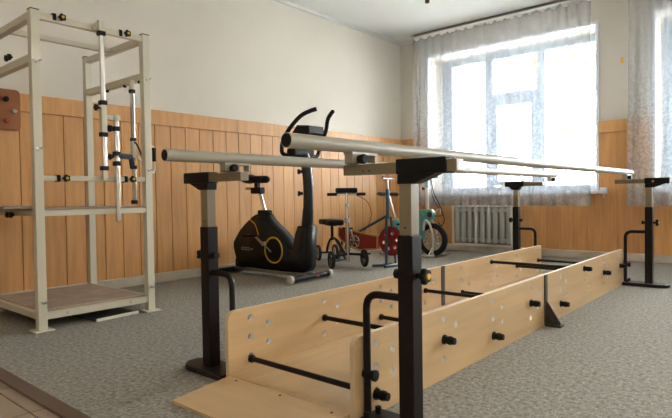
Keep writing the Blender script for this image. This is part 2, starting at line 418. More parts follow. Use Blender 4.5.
# ------------------------------------------------------------------ curtains and rail
def curtain(name, x0, x1, ztop, zhem, label, seed, yc=6.10):
    rnd = random.Random(seed); W = x1-x0; nxs = int(W/.008); nz = 26
    ph = [rnd.random()*6 for _ in range(4)]
    b = MB(); grid = []
    for j in range(nz+1):
        row = []; q = j/nz
        for i in range(nxs+1):
            x = x0+W*i/nxs; u = x-x0
            fold = .028*math.sin(u*2*PI/.125+ph[0]+1.2*math.sin(u*3+ph[1]))+.012*math.sin(u*2*PI/.31+ph[2]+q)+.010*q*math.sin(u*2*PI/.52+ph[3])
            amp = .35+.65*min(1, q*4)
            sway = .006*math.sin(q*5+u*4)
            zt = ztop-.034*abs(math.sin(u*PI/.125))              # sagging between hooks
            zb = zhem+.010*(1-abs(math.sin(u*PI/.062)))          # scalloped hem
            z = zt+(zb-zt)*q
            lean = .03*q*math.sin((x-x0)/W*PI*2+ph[1])*.5
            row.append(b.bm.verts.new((x+lean+sway, yc+fold*amp, z)))
        grid.append(row)
    for j in range(nz):
        for i in range(nxs): b.face([grid[j][i], grid[j][i+1], grid[j+1][i+1], grid[j+1][i]])
    bpy_o = thing(name, ((x0+x1)/2, yc, 0), label, 'curtain')
    c = b.build('voile', M['lace'], None, auto=False); c.parent = bpy_o; c.location = (-(x0+x1)/2, -yc, 0)
    # heading tape scalloping from hook to hook
    b = MB(); n = int(W/.105); pts = []
    for i in range(n*6+1):
        u = i/(n*6)*W; pts.append((x0+u-(x0+x1)/2, .004*math.sin(u*60), ztop-.004-.034*abs(math.sin(u*PI/.125))))
    b.tube(pts, .007, 6); b.build('heading_tape', M['greywhite'], bpy_o)
    return bpy_o
curtain('lace_curtain', -3.885, -1.70, 2.766, .572, 'wide white lace curtain over the window above the radiator', 1)
curtain('lace_curtain', -1.345, 1.15, 2.766, .572, 'white lace curtain hanging behind the rear handrail post with the orange dot', 2)
curtain('lace_curtain', 1.40, 3.70, 2.766, .572, 'white lace curtain over the window furthest from the room corner', 3)
for k, (a, c, lb) in enumerate(((-3.87, -1.62, 'thin dark curtain rail on the ceiling above the wide lace curtain'), (-1.36, 3.75, 'thin dark curtain rail on the ceiling above the second window'))):
    r = thing('curtain_rail', ((a+c)/2, 6.10, 2.79), lb, 'curtain rail')
    h_ = (c-a)/2
    b = MB(); b.box(-h_, h_, -.012, .012, -.004, .020, bev=.002); b.build('rail', mat('rail_grey', (.16, .15, .13), .5), r)
    for s_ in (-1, 1):
        b = MB(); b.lathe((s_*h_, 0, .006), (s_, 0, 0), [(0, 0), (0, .02), (.02, .024), (.035, .02), (.04, 0)], 14)
        tag(b.build('end_cap', mat('yellowed_plastic', (.62, .55, .25), .5), r), 'yellowed plastic end cap')

# glowing ceiling panels outside the frame, added only as warm fill light
glow = bpy.data.materials.new('warm_fill_glow'); glow.use_nodes = True
_n = glow.node_tree.nodes; _p = _n['Principled BSDF']; _p.inputs['Base Color'].default_value = (.9, .88, .82, 1)
_p.inputs['Emission Color'].default_value = (1, .87, .70, 1); _p.inputs['Emission Strength'].default_value = FILL_STRENGTH
for (lx, ly), lb in zip(FILL_POS, ('added fill-light panel on the ceiling beyond the handrail post closest to the camera', 'added fill-light panel on the ceiling closest to the window wall', 'added fill-light panel on the ceiling above the tiled floor')):
    r = thing('added_fill_panel', (lx, ly, H), lb, 'added fill light', None)
    b = MB(); b.box(-.31, .31, -.31, .31, -.05, 0, bev=.006); b.build('fill_housing', M['white'], r)
    b = MB(); b.box(-.28, .28, -.28, .28, -.065, -.048, bev=.004); b.build('fill_face', glow, r)
# ceiling lamp holder
r = thing('lamp_holder', (-2.97, 4.94, H), 'small brown lamp holder on the ceiling near the wide curtain', 'ceiling lamp')
b = MB(); b.lathe((0, 0, 0), (0, 0, -1), [(0, 0), (0, .045), (.012, .045), (.02, .02), (.02, 0)], 20); b.build('ceiling_rose', mat('brown_bakelite', (.10, .06, .035), .4), r)
b = MB(); b.lathe((0, 0, -.018), (0, 0, -1), [(0, 0), (0, .018), (.02, .022), (.06, .024), (.085, .024), (.09, .016), (.09, 0)], 20); b.build('socket', bpy.data.materials['brown_bakelite'], r)

# radiator under the wide window
r = thing('radiator', (-2.99, 6.212, 0), 'grey-green radiator behind a white framed screen under the wide window', 'radiator')
b = MB()
for k in range(9):
    x = -.335+k*.084
    b.box(x-.027, x+.027, -.012, .020, .12, .55, bev=.010)
b.cyl((-.37, .015, .51), (.37, .015, .51), .018); b.cyl((-.37, .015, .15), (.37, .015, .15), .018)
b.build('fins', M['radiator'], r)
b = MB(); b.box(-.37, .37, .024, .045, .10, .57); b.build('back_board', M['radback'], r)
b = MB()
for q in ((-.40, -.375, .075, .585), (.375, .40, .075, .585), (-.085, -.06, .10, .56)): b.box(q[0], q[1], -.035, -.015, q[2], q[3], bev=.003)
b.box(-.375, .375, -.035, -.015, .56, .585, bev=.003); b.box(-.375, .375, -.035, -.015, .075, .10, bev=.003)
b.build('screen_frame', M['greywhite'], r)
b = MB(); b.tube([(.37, .015, .51), (.43, .015, .51), (.45, .015, .49), (.45, .015, .08)], .011, 10); b.build('pipe', M['greywhite'], r)

# yellow tag and white box on the wall
b = MB(); b.box(-.013, .013, -.006, 0, -.03, .03, bev=.003)
o = tag(b.build('wall_tag', M['yellow']), 'small yellow tag on the wall between the two curtains', 'tag'); o.location = (-1.448, YB-.001, 2.095)
r = thing('junction_box', (-1.615, YB-.062, .735), 'small white junction box at the end of the wide window sill', 'junction box')
b = MB(); b.box(-.035, .035, -.02, .025, -.035, .035, bev=.006); b.build('box_body', M['white'], r)
b = MB(); b.cyl((0, 0, -.035), (0, .02, -.075), .006); b.build('cable_stub', M['greywhite'], r)

# red-brown wall board with pegs
r = thing('exercise_board', (XL+.036, 1.25, 1.21), 'red-brown wooden exercise board with pegs mounted on the wall behind the frame', 'wall board')
def rrect(y0, y1, z0, z1, rad, x):
    pts = []
    for cy, cz, a0 in ((y1-rad, z1-rad, 0), (y0+rad, z1-rad, 90), (y0+rad, z0+rad, 180), (y1-rad, z0+rad, 270)):
        for k in range(7): a = math.radians(a0+15*k); pts.append((x, cy+rad*math.cos(a), cz+rad*math.sin(a)))
    return pts
b = MB(); b.prism(rrect(-.25, .203, 0, .282, .03, 0), (.03, 0, 0), bev=.004); b.build('board', M['redbrown'], r)
for yy, zz, m_, rr, lb in ((.105, .208, 'black', .018, 'black peg'), (.155, .128, 'steel', .016, 'dull metal peg'), (.105, .060, 'redknob', .016, 'red peg'), (-.08, .208, 'black', .018, 'black peg')):
    b = MB(); b.lathe((.03, yy, zz), (1, 0, 0), [(0, 0), (0, rr*.6), (.015, rr*.6), (.017, rr), (.03, rr), (.034, rr*.7), (.034, 0)], 18)
    tag(b.build('peg', M[m_], r), lb)

# ------------------------------------------------------------------ small shared bits
def star_knob(loc, ax, parent, r=.022, cap=True, name='knob', stem=.02, m='black'):
    """lobed clamping knob pointing along ax; its yellow cap is a sub-part"""
    ax = Vector(ax).normalized(); loc = Vector(loc); ref = Vector((0, 0, 1)) if abs(ax.z) < .9 else Vector((1, 0, 0))
    u = ax.cross(ref).normalized(); v = ax.cross(u); b = MB()
    b.cyl(loc, loc+ax*stem, r*.38)
    base = loc+ax*stem; pts = []
    for k in range(30):
        a = 2*PI*k/30; rr = r*(1+.13*math.cos(5*a)); pts.append(base+(u*math.cos(a)+v*math.sin(a))*rr)
    b.prism(pts, ax*.018, bev=.003)
    o = b.build(name, M[m], parent)
    if cap:
        b = MB(); b.lathe(base+ax*.017, ax, [(0, 0), (0, r*.42), (.005, r*.42), (.006, r*.3), (.006, 0)], 16)
        tag(b.build('cap', M['yellow'], o), 'yellow cap')
    return o

# ------------------------------------------------------------------ parallel bars: four posts, two rails
def bar_post(x, y, s, label, orange=False, h0=-.028, h1=.138, ib=.164):
    """s: +1 if outward is +x, -1 if outward is -x.  Local x is outward."""
    r = thing('handrail_post', (x, y, 0), label, 'handrail post', 'posts of the parallel bars')
    X = lambda v: v*s
    def bx(b, a, c, *rest, **k): b.box(min(X(a), X(c)), max(X(a), X(c)), *rest, **k)
    b = MB(); pts = []
    for k in range(13): a = -PI/2+PI*k/12; pts.append((X(.07+.068*math.cos(a)), .068*math.sin(a), 0))
    pts += [(X(-ib-.009), .068, 0), (X(-ib-.009), -.068, 0)]
    b.prism(pts, (0, 0, .024), bev=.004); b.build('base_plate', M['brown'], r)
    b = MB()                                   # weld collar + sleeve
    bx(b, -.026, .026, -.026, .026, .022, .602, bev=.003)
    b.build('post_sleeve', M['brown'], r)
    b = MB(); bx(b, -.021, .021, -.021, .021, .602, .775, bev=.002)
    o = b.build('telescopic_post', M['greypost'], r)
    b = MB()
    for q in (.625,): b.lathe((0, -.020, q), (0, -1, 0), [(0, 0), (0, .004), (.002, .004), (.002, 0)], 10)
    b.build('hole', M['dark'], o)
    # head: black block with a gusset below, grey arm through it
    zt = .827 if y < 3 else .822
    b = MB(); bx(b, h0, h1, -.028, .028, zt-.045, zt, bev=.004)
    ga = [(X(h0+.004 if h0 > -.05 else -.045), -.026, zt-.043), (X(h1-.03), -.026, zt-.043), (X(.032), -.026, zt-.073), (X(-.026), -.026, zt-.073)]
    b.prism(ga, (0, .052, 0), bev=.003)
    hd = b.build('head_block', M['black'], r)
    b = MB(); b.lathe((X(.03), -.0275, zt-.026), (0, -1, 0), [(0, 0), (0, .008), (.002, .008), (.002, 0)], 16)
    tag(b.build('badge', M['orange'] if orange else M['blackmat'], hd), 'orange dot' if orange else 'black cap')
    b = MB(); bx(b, -.235, h1+.03 if (y < 3 and s > 0) else h1-.004, -.020, .020, zt-.041, zt-.008, bev=.002); am = b.build('arm', M['greypost'], r)
    b = MB()
    for q in (-.13, -.155): b.lathe((X(q), -.0195, zt-.03), (0, -1, 0), [(0, 0), (0, .0035), (.0015, .0035), (.0015, 0)], 10)
    b.build('hole', M['dark'], am)
    # brace
    b = MB(); b.tube(fillet([(X(-ib), 0, .02), (X(-ib), 0, .412), (X(-.02), 0, .412)], .05), .012, 12); b.build('brace', M['brown'], r)
    b = MB(); b.cyl((X(-ib-.012), 0, .154), (X(-.138), 0, .154), .014); b.lathe((X(-.138), 0, .154), (s, 0, 0), [(0, 0), (0, .018), (.008, .018), (.010, .010), (.010, 0)], 14)
    b.build('bolt', M['black'], r)
    for q in (.03, -.03): b = MB(); b.cyl((X(-.145), q, .022), (X(-.145), q, .045), .010); b.build('bolt', M['black'], r)
    star_knob((X(.024), 0, .484), (s, 0, 0), r, r=.022)
    b = MB(); b.lathe((X(-.024), 0, .484), (-s, 0, 0), [(0, 0), (0, .010), (.012, .010), (.014, .015), (.026, .015), (.028, 0)], 14); b.build('nut', M['black'], r)
    return r
Xn, Xf, Y0, Y1 = -.884, -1.914, 1.355, 4.65
bar_post(Xn, Y0, 1, 'tall brown handrail post closest to the camera, beside the near end of the box')
bar_post(-1.868, Y0, -1, 'brown handrail post at the ramp end, standing on the exercise-bike side', h0=-.032, h1=.135, ib=.145)
bar_post(Xf, Y1, -1, 'brown handrail post in front of the radiator, partly behind the box', h0=-.072, h1=.095)
bar_post(Xn, Y1, 1, 'brown handrail post with an orange dot in front of the second lace curtain', orange=True)

def clamp(x, y, z, zt, label):
    """bracket on the arm end that carries the bar"""
    r = thing('handrail_clamp', (x, y, z), label, 'clamp', 'clamps carrying the handrails')
    d = zt-z
    b = MB(); b.box(-.016, .016, -.055, .068, 0, .005); b.box(-.016, .016, -.055, -.025, 0, d, bev=.001); b.box(-.016, .016, .060, .068, 0, d, bev=.001)
    b.box(-.018, .018, -.058, .072, d-.006, d+.002, bev=.001); b.build('bracket', M['bar'], r)
    k = b = MB(); b.cyl((0, -.022, .016), (.02, -.022, .016), .006); b.lathe((.012, -.022, .016), (1, -.15, 0), [(0, 0), (0, .013), (.026, .016), (.032, .012), (.032, 0)], 16); b.build('knob', M['black'], r)
    return r
def handrail(a, c, label):
    a, c = Vector(a), Vector(c); r = thing('handrail', (a+c)/2, label, 'handrail'); m_ = (a+c)/2; d = (c-a).normalized(); L_ = (c-a).length
    b = MB(); R_ = .0215
    b.lathe(a-m_, d, [(.004, R_-.003), (0, R_-.002), (0, R_), (L_, R_), (L_, R_-.002), (L_-.004, R_-.003)], 36); b.build('tube', M['bar'], r)
    for p_, q in ((a-m_, d), (c-m_, -d)):
        b = MB(); b.lathe(p_-q*.002, q, [(0, 0), (0, R_-.003), (.002, R_-.0022), (.02, R_-.0022), (.02, 0)], 28); tag(b.build('end_plug', M['black'], r), 'black end plug')
An, Bn = Vector((-1.07, 1.036, .876)), Vector((-1.040, 4.80, .871))
Af, Bf = Vector((-1.703, 1.054, .874)), Vector((-1.612, 4.75, .870))
handrail(An, Bn, 'long beige handrail bar closer to the camera, above the two near posts')
handrail(Af, Bf, 'long beige handrail bar on the bike side, above the post at the ramp end')
for (a, c, y, lb) in ((An, Bn, Y0, 'clamp holding the nearer bar on the post closest to the camera'), (An, Bn, Y1, 'clamp holding the nearer bar on the post with the orange dot'),
                      (Af, Bf, Y0, 'clamp holding the bike-side bar on the ramp-end post'), (Af, Bf, Y1, 'clamp holding the bike-side bar in front of the radiator')):
    k = (y-a.y)/(c.y-a.y); p_ = a.lerp(c, k); clamp(p_.x, y, .8188 if y < 3 else .8138, p_.z-.0205, lb)

# ------------------------------------------------------------------ plywood box with holes
HG = [1.42, 1.865, 2.31, 2.755, 3.21, 3.65, 4.10, 4.548]
RZ = [.068, .154, .077, .154, .078, .233, .154, .154]
BH = .275
BO = [1.307, 2.965, 4.63]
def board(x0, x1, y0, y1, name, label, groups, rfront, rback, used, parent=None):
    b = MB(); bm = b.bm
    def loop(pts):
        vs = [bm.verts.new(p_) for p_ in pts]; return [bm.edges.new((vs[i], vs[(i+1) % len(vs)])) for i in range(len(vs))]
    pts = []
    def corner(cy, cz, a0, rad):
        if rad <= 0: pts.append((x0, cy, cz)); return
        for k in range(7): a = math.radians(a0+15*k); pts.append((x0, cy+rad*math.cos(a), cz+rad*math.sin(a)))
    corner(y1-rback, BH-rback, 0, rback); corner(y0+rfront, BH-rfront, 90, rfront); corner(y0, .0, 180, 0); corner(y1, .0, 270, 0)
    es = loop(pts)
    for g in groups:
        for yy, zz in ((HG[g], .235), (HG[g], .157), (HG[g], .078), (HG[g]+.097, .197), (HG[g]+.097, .119)):
            if y0+.015 < yy < y1-.015:
                es += loop([(x0, yy+.0142*math.cos(2*PI*k/16), zz+.0142*math.sin(2*PI*k/16)) for k in range(16)])
    bmesh.ops.triangle_fill(bm, use_beauty=True, use_dissolve=False, edges=es)
    # keep only filled faces outside holes
    fs = list(bm.faces); r = bmesh.ops.extrude_face_region(bm, geom=fs)
    bmesh.ops.translate(bm, vec=(x1-x0, 0, 0), verts=[v for v in r['geom'] if isinstance(v, bmesh.types.BMVert)])
    bmesh.ops.recalc_face_normals(bm, faces=bm.faces)
    for f in bm.faces:
        if abs(f.normal.x) < .5:
            c_ = f.calc_center_median(); f.material_index = 2 if .05 < c_.z < BH-.01 and y0+.03 < c_.y < y1-.01 else 1
    o = b.build(name, [M['ply'], M['plyedge'], M['eyelet']], parent); tag(o, label); return o
XN0, XN1, XF0, XF1 = -1.080, -1.062, -1.710, -1.692
box = thing('walking_box', (0, 0, 0), 'long plywood walking box with drilled side boards and cross rods between the handrails', 'walking box')
board(XN0, XN1, BO[0], BO[1]-.004, 'side_board', None, [0, 1, 2, 3], .035, 0, RZ, box)
board(XN0, XN1, BO[1]+.004, BO[2], 'side_board', None, [4, 5, 6, 7], 0, .012, RZ, box)
board(XF0, XF1, BO[0], BO[1]-.004, 'side_board', None, [0, 1, 2, 3], .035, 0, RZ, box)
board(XF0, XF1, BO[1]+.004, BO[2], 'side_board', None, [4, 5, 6, 7], 0, .012, RZ, box)
for a, c in ((BO[0], BO[1]), (BO[1]+.003, BO[2])):
    b = MB(); b.box(XF1+.001, XN0-.001, a, c, .014, .030, bev=.0015); b.box(XF1+.001, XF1+.03, a, c, 0, .014); b.box(XN0-.03, XN0-.001, a, c, 0, .014); b.build('floor_panel', M['ply'], box)
b = MB()
rp = [(XF1+.008, 1.049, 0.0), (XF1+.008, 1.049, .010), (XF1+.008, 1.304, .030), (XF1+.008, 1.304, .014)]
b.prism(rp, (XN0-XF1-.016, 0, 0), bev=.001)
rpo = b.build('ramp', M['plyx'], box)
b = MB()
for xx, yy in ((-1.62, 1.285), (-1.38, 1.285), (-1.14, 1.285)):
    zz = .030 if yy > 1.305 else .0288
    b.lathe((xx, yy, zz-.002), (0, 0, 1), [(0, 0), (0, .005), (.003, .005), (.003, 0)], 10)
b.build('screw', M['dark'], box)
for i, (yy, zz) in enumerate(zip(HG, RZ)):
    b = MB(); b.cyl((XF1-.024, yy, zz), (XN1+.012, yy, zz), .0105, n=16)
    b.lathe((XF1, yy, zz), (1, 0, 0), [(0, 0), (0, .016), (.010, .016), (.012, .0105), (.012, 0)], 16)
    rd = b.build('cross_rod', M['brown'], box)
    b = MB(); b.lathe((XN1, yy, zz), (1, 0, 0), [(0, 0), (0, .019), (.006, .019), (.006, .0145), (.022, .0145), (.022, .017), (.034, .017), (.034, .0145), (.048, .0135), (.050, 0)], 18)
    b.build('rod_knob', M['black'], rd)
for xa, xb, s_ in ((XN1, XN1+.006, 1), (XF1, XF1+.004, 0), (XF0-.006, XF0, -1)):
    b = MB(); yj = BO[1]
    b.box(xa, xb, yj-.020, yj+.020, .032 if s_ == 0 else .01, BH+.002, bev=.001)
    if s_:
        xo = xb if s_ > 0 else xa
        b.prism([(xo, yj-.006, .012), (xo, yj-.006, .14), (xo+s_*.075, yj-.006, .020), (xo+s_*.075, yj-.006, .012)], (0, .012, 0), bev=.001)
        b.box(min(xo, xo+s_*.085), max(xo, xo+s_*.085), yj-.03, yj+.03, 0, .014, bev=.003)
        b.cyl((xo+s_*.055, yj, .014), (xo+s_*.055, yj, .034), .014)
    b.build('joint_bracket', M['dark'], box)

# ------------------------------------------------------------------ training frame (rack)
fr = thing('training_frame', (-3.565, 1.515, 0), 'tall cream metal training frame with vertical rods, shelf and low step platform', 'training frame')
fx = lambda x_: x_+3.565
fy = lambda y_: y_-1.515
XA, XB, YA, YC, TP, w_ = -3.18, -3.975, 1.185, 1.840, 1.757, .046
for (x_, y_) in ((XA, YA), (XA, YC), (XB, YA), (XB, YC)):
    b = MB(); h_ = w_/2
    b.box(fx(x_)-h_, fx(x_)+h_, fy(y_)-h_, fy(y_)+h_, 0, TP, bev=.002)
    po = b.build('corner_post', M['cream'], fr)
    b = MB(); b.box(fx(x_)-.050, fx(x_)+.050, fy(y_)-.050, fy(y_)+.050, 0, .008, bev=.002); b.build('foot_plate', M['cream'], po)
    b = MB(); b.box(fx(x_)-h_-.001, fx(x_)+h_+.001, fy(y_)-h_-.001, fy(y_)+h_+.001, TP, TP+.005, bev=.001); b.build('end_cap', M['dark'], po)
    if x_ == XA:
        for zz in ((1.475, 1.0, .155) if y_ == YA else (1.475, .90, .155)):
            b = MB(); xx = fx(x_)+h_
            b.cyl((xx, fy(y_), zz), (xx+.012, fy(y_), zz), .007, n=10); b.beam((xx+.012, fy(y_)-.004, zz), (xx+.022, fy(y_)-.020, zz+.010), .003, .012); b.beam((xx+.012, fy(y_)+.004, zz), (xx+.022, fy(y_)+.020, zz+.010), .003, .012)
            b.build('wing_bolt', M['steel'], po)
def rail_y(x_, z0, z1, ww=.030, name='rail'):
    b = MB(); b.box(fx(x_)-ww/2, fx(x_)+ww/2, fy(YA)+w_/2, fy(YC)-w_/2, z0, z1, bev=.002); return b.build(name, M['cream'], fr)
def rail_x(y_, z0, z1, ww=.030, name='rail'):
    b = MB(); b.box(fx(XB)+w_/2, fx(XA)-w_/2, fy(y_)-ww/2, fy(y_)+ww/2, z0, z1, bev=.002); return b.build(name, M['cream'], fr)
rail_y(XA, 1.712, 1.750); rail_x(YA, 1.712, 1.750, .040); rail_x(YC, 1.712, 1.750, .040)
rail_y(-3.59, 1.715, 1.748, name='sliding_beam')
rail_x(YA, 1.478, 1.520, .040); rail_x(YC, 1.478, 1.520, .040)
rail_y(XA, .828, .858)
b = MB(); b.box(fx(XB)+w_/2, fx(XA)-w_/2, fy(YA)-.02, fy(YC)+.02, .664, .674, bev=.002); b.build('shelf_board', M['perf'], fr)
rail_y(XA, .632, .663); rail_y(XB, .632, .663); rail_x(YA, .632, .663); rail_x(YC, .632, .663)
# padded bench board lying on the shelf end towards the camera
b = MB(); b.box(fx(XB)-.02, fx(XA)-.035, fy(YA)-.16, fy(YA)+.02, .675, .690, bev=.003); b.build('bench_board', M['perf'], fr)
rail_y(XA, .060, .098); rail_y(XB, .060, .098); rail_x(YA, .060, .098); rail_x(YC, .060, .098)
b = MB(); b.box(fx(XB)+w_/2-.01, fx(XA)-.014, fy(YA)+.014, fy(YC)-.014, .096, .104, bev=.001)
pl = b.build('step_platform', M['perf'], fr)
b = MB()
for k in range(26):
    yy = fy(YA)+.04+k*.0225
    for xx in (fx(XA)-.03, fx(XA)-.055): b.lathe((xx, yy, .1035), (0, 0, 1), [(0, 0), (0, .006), (.002, .005), (.002, 0)], 8)
tag(b.build('studs', M['cream'], pl), kind='stuff')
for yy in (1.32, 1.70):
    b = MB(); b.lathe((fx(XA)+.014, fy(yy), .080), (1, 0, 0), [(0, 0), (0, .008), (.004, .006), (.004, 0)], 10); b.build('bolt', M['steel'], fr)
# knobs on rails
for yy, zz in ((1.325, 1.742), (1.712, 1.736), (1.325, .843), (1.725, .843)):
    star_knob((fx(XA)+.015, fy(yy), zz), (1, 0, 0), fr, r=.019, stem=.010)
    b = MB(); b.box(fx(XA)-.018, fx(XA)+.018, fy(yy)-.045, fy(yy)-.025, zz-.020, zz+.019, bev=.003); b.build('collar', M['black'], fr)
for xx, zz, yy in ((-3.50, 1.556, YA), (-3.455, 1.556, YA), (-3.56, .648, YA), (-3.50, .648, YA)):
    star_knob((fx(xx), fy(yy)-.015, zz-.01), (0, -1, 0), fr, r=.017, stem=.008, cap=False)
for xx in (-3.235, -3.42, -3.66):
    b = MB(); b.cyl((fx(xx), fy(YC)-.008, 1.478), (fx(xx), fy(YC)-.008, 1.462), .011); b.build('bolt', M['black'], fr)
# first vertical guide: square chrome rod with collars, upper tee on the top rail, lower end on the middle rail
b = MB(); X1 = fx(XA)+.034; Yv = fy(1.545)
b.box(X1-.016, X1+.014, Yv-.018, Yv+.018, 1.690, 1.775, bev=.003); b.box(fx(XA)-.02, X1, Yv-.02, Yv+.02, 1.750, 1.760); b.beam((X1-.015, Yv-.015, 1.735), (X1-.015, Yv-.045, 1.722), .02, .02)
g1 = b.build('guide_bracket', M['cream'], fr)
b = MB(); b.box(X1-.011, X1+.011, Yv-.011, Yv+.011, .90, 1.70, bev=.002); gr1 = b.build('guide_rod', M['chrome'], fr)
b = MB(); b.box(X1-.014, X1+.014, Yv-.017, Yv+.017, 1.115, 1.300, bev=.002); b.box(X1-.01, X1+.012, Yv+.01, Yv+.062, 1.195, 1.223, bev=.003)
b.lathe((X1-.014, Yv+.077, 1.209), (1, 0, 0), [(0, 0), (0, .022), (.03, .022), (.032, .010), (.038, .010), (.038, 0)], 18)
sl1 = b.build('sleeve', M['cream'], fr)
b = MB(); b.box(X1-.014, X1+.014, Yv-.014, Yv+.014, .840, .900, bev=.002); b.box(fx(XA)+.01, X1, Yv-.012, Yv+.012, .835, .860); b.build('rod_socket', M['cream'], fr)
for zz in (1.700, 1.292, 1.105, .905):
    b = MB(); b.box(X1-.018, X1+.018, Yv-.021, Yv+.021, zz-.013, zz+.013, bev=.004); b.build('collar', M['black'], fr)
star_knob((X1, Yv-.015, 1.262), (0, -1, 0), fr, r=.018, stem=.018, cap=False)
# second rod: long flat chrome rod down past the shelf
Y2 = fy(1.622)
b = MB(); b.box(X1-.010, X1+.012, Y2-.012, Y2+.012, .585, 1.20, bev=.002); b.build('guide_rod', M['chrome'], fr)
for zz in (1.145, .995, .935):
    b = MB(); b.box(X1-.016, X1+.018, Y2-.019, Y2+.019, zz-.014, zz+.014, bev=.004); b.build('collar', M['black'], fr)
star_knob((X1, Y2-.017, 1.145), (0, -1, 0), fr, r=.020, stem=.012, cap=False)
star_knob((X1, Y2-.017, .975), (0, -1, 0), fr, r=.017, stem=.014, cap=False)
b = MB(); b.beam((X1, Y2, .985), (X1-.02, Y2+.105, .980), .028, .030); b.beam((X1-.02, Y2+.100, .990), (X1-.02, Y2+.112, .91), .020, .024); b.build('link_arm', M['black'], fr)
# third rod hanging from the side rail
X3 = fx(-3.29); Y3 = fy(YC)-.03
b = MB(); b.beam((X3-.10, Y3+.02, 1.476), (X3+.01, Y3, 1.476), .02, .02); b.box(X3-.012, X3+.012, Y3-.012, Y3+.012, 1.425, 1.485, bev=.002)
b.build('hanger', M['cream'], fr)
b = MB(); b.box(X3-.014, X3+.014, Y3-.014, Y3+.014, .985, 1.10, bev=.002); b.build('sleeve', M['cream'], fr)
b = MB(); b.box(X3-.010, X3+.010, Y3-.010, Y3+.010, .70, 1.44, bev=.002); b.build('guide_rod', M['chrome'], fr)
for zz in (1.415, 1.105, .925, .700):
    b = MB(); b.box(X3-.016, X3+.016, Y3-.016, Y3+.016, zz-.012, zz+.012, bev=.004); b.build('collar', M['black'], fr)
# pull handle: cream loop with black grip, beside the post
hx, hy = fx(-3.30), fy(YC)+.005
b = MB(); b.tube(fillet([(X3, Y3, 1.03), (X3+.03, Y3+.04, .96), (X3+.05, Y3+.10, .885), (hx+.05, hy+.09, .90), (hx+.05, hy+.09, 1.06), (hx+.03, hy+.06, 1.075)], .025), .007, 8); hl = b.build('pull_handle', M['cream'], fr)
b = MB(); b.cyl((hx+.05, hy+.09, .965), (hx+.05, hy+.09, 1.055), .013); b.build('grip', M['black'], hl)
b = MB(); b.tube(bez([(X3+.005, Y3, 1.09), (X3+.03, Y3+.01, 1.07), (X3+.05, Y3+.03, 1.00), (X3+.05, Y3+.05, .975)]), .006, 8); b.build('strap', M['black'], fr)

# dark plate lying under the frame
r = thing('weight_plate', (-3.26, 1.60, 0), 'flat dark metal plate with a pale rim lying on the carpet under the frame', 'plate')
b = MB(); b.box(-.16, .10, -.14, .14, .004, .014, bev=.002, rot=Matrix.Rotation(.10, 3, 'Z'), at=(0, 0, 0)); b.build('plate', M['dark'], r)
b = MB(); b.box(.10, .112, -.14, .14, 0, .018, bev=.002, rot=Matrix.Rotation(.10, 3, 'Z'), at=(0, 0, 0)); tag(b.build('rim', M['cream'], r), 'cream edge strip')

# ------------------------------------------------------------------ black exercise bike (long axis along x)
bk = thing('exercise_bike', (-3.62, 3.335, 0), 'black upright exercise bike with a yellow ring on its flywheel cover', 'exercise bike')
bxo = lambda x_: x_+3.62
def bpt(x_, z_, y_=0): return (bxo(x_), y_, z_)
# shell
out = [(-3.866, .529), (-3.955, .470), (-4.043, .398), (-4.125, .300), (-4.125, .235), (-4.085, .13), (-4.03, .075), (-3.53, .060), (-3.205, .075), (-3.165, .12), (-3.144, .460), (-3.165, .475),
       (-3.262, .468), (-3.295, .40), (-3.334, .27), (-3.375, .285), (-3.42, .345), (-3.49, .405), (-3.60, .475), (-3.655, .52), (-3.69, .562), (-3.78, .565), (-3.83, .548)]
b = MB(); b.prism([bpt(x_, z_, -.080) for x_, z_ in out], (0, .160, 0), bev=.022, smooth=True)
bkm = mat('bike_black', (.004, .004, .0045), .45); bkm.node_tree.nodes['Principled BSDF'].inputs['Specular IOR Level'].default_value = .3
sh = b.build('body_shell', bkm, bk, auto=False)
# rear skirt and seat-post collar
b = MB(); b.box(bxo(-4.11), bxo(-3.95), -.07, .07, .045, .15, bev=.03); b.build('rear_skirt', M['black'], bk)
b = MB(); b.box(bxo(-3.80), bxo(-3.685), -.04, .04, .535, .600, bev=.012); b.build('post_collar', M['black'], bk)
star_knob(bpt(-3.69, .575), (1, 0, 0), bk, r=.022, stem=.01, cap=False)
# seat post, clamp and saddle
b = MB(); b.tube([bpt(-3.735, .575), bpt(-3.805, .760)], .018, 14); tag(b.build('seat_post', M['chrome'], bk), 'chrome seat post')
b = MB(); b.box(bxo(-3.90), bxo(-3.77), -.035, .035, .750, .810, bev=.012); b.box(bxo(-3.86), bxo(-3.82), -.02, .02, .80, .85, bev=.004); cl = b.build('seat_clamp', M['black'], bk)
b = MB(); b.box(bxo(-3.985), bxo(-3.90), -.022, .022, .787, .812, bev=.004); tag(b.build('slider', mat('tan_plastic', (.42, .22, .08), .5), cl), 'tan slider block')
def saddle(b, cx, cz, L_, Wr, Wf, th, yc=0, dirx=1):
    """rear is -dirx"""
    secs = []
    for k in range(13):
        u = k/12; ww = Wr+(Wf-Wr)*min(1, (u/.62))**1.1 if u < .62 else Wf
        ends = math.sin(min(1, max(.05, u/.14))*PI/2)*math.sin(min(1, max(.05, (1-u)/.10))*PI/2)
        ww *= max(.25, ends); hh = th*max(.5, ends)*(1.15 if u < .3 else .9); lift = .012*(1-u)*(1 if u < .3 else .6)
        x_ = cx+dirx*(-L_/2+L_*u); ring = []
        for j in range(16):
            a = 2*PI*j/16; zz = math.sin(a); ring.append(b.bm.verts.new((x_, yc+ww/2*math.cos(a)*(1 if zz > -.2 else .85), cz+lift+zz*hh/2*(1 if zz > 0 else .8))))
        secs.append(ring)
    for i in range(12):
        for j in range(16): b.face([secs[i][j], secs[i][(j+1) % 16], secs[i+1][(j+1) % 16], secs[i+1][j]])
    b.face(list(reversed(secs[0]))); b.face(secs[-1])
b = MB(); saddle(b, bxo(-3.85), .876, .34, .24, .09, .085); b.build('saddle', M['blackmat'], bk)
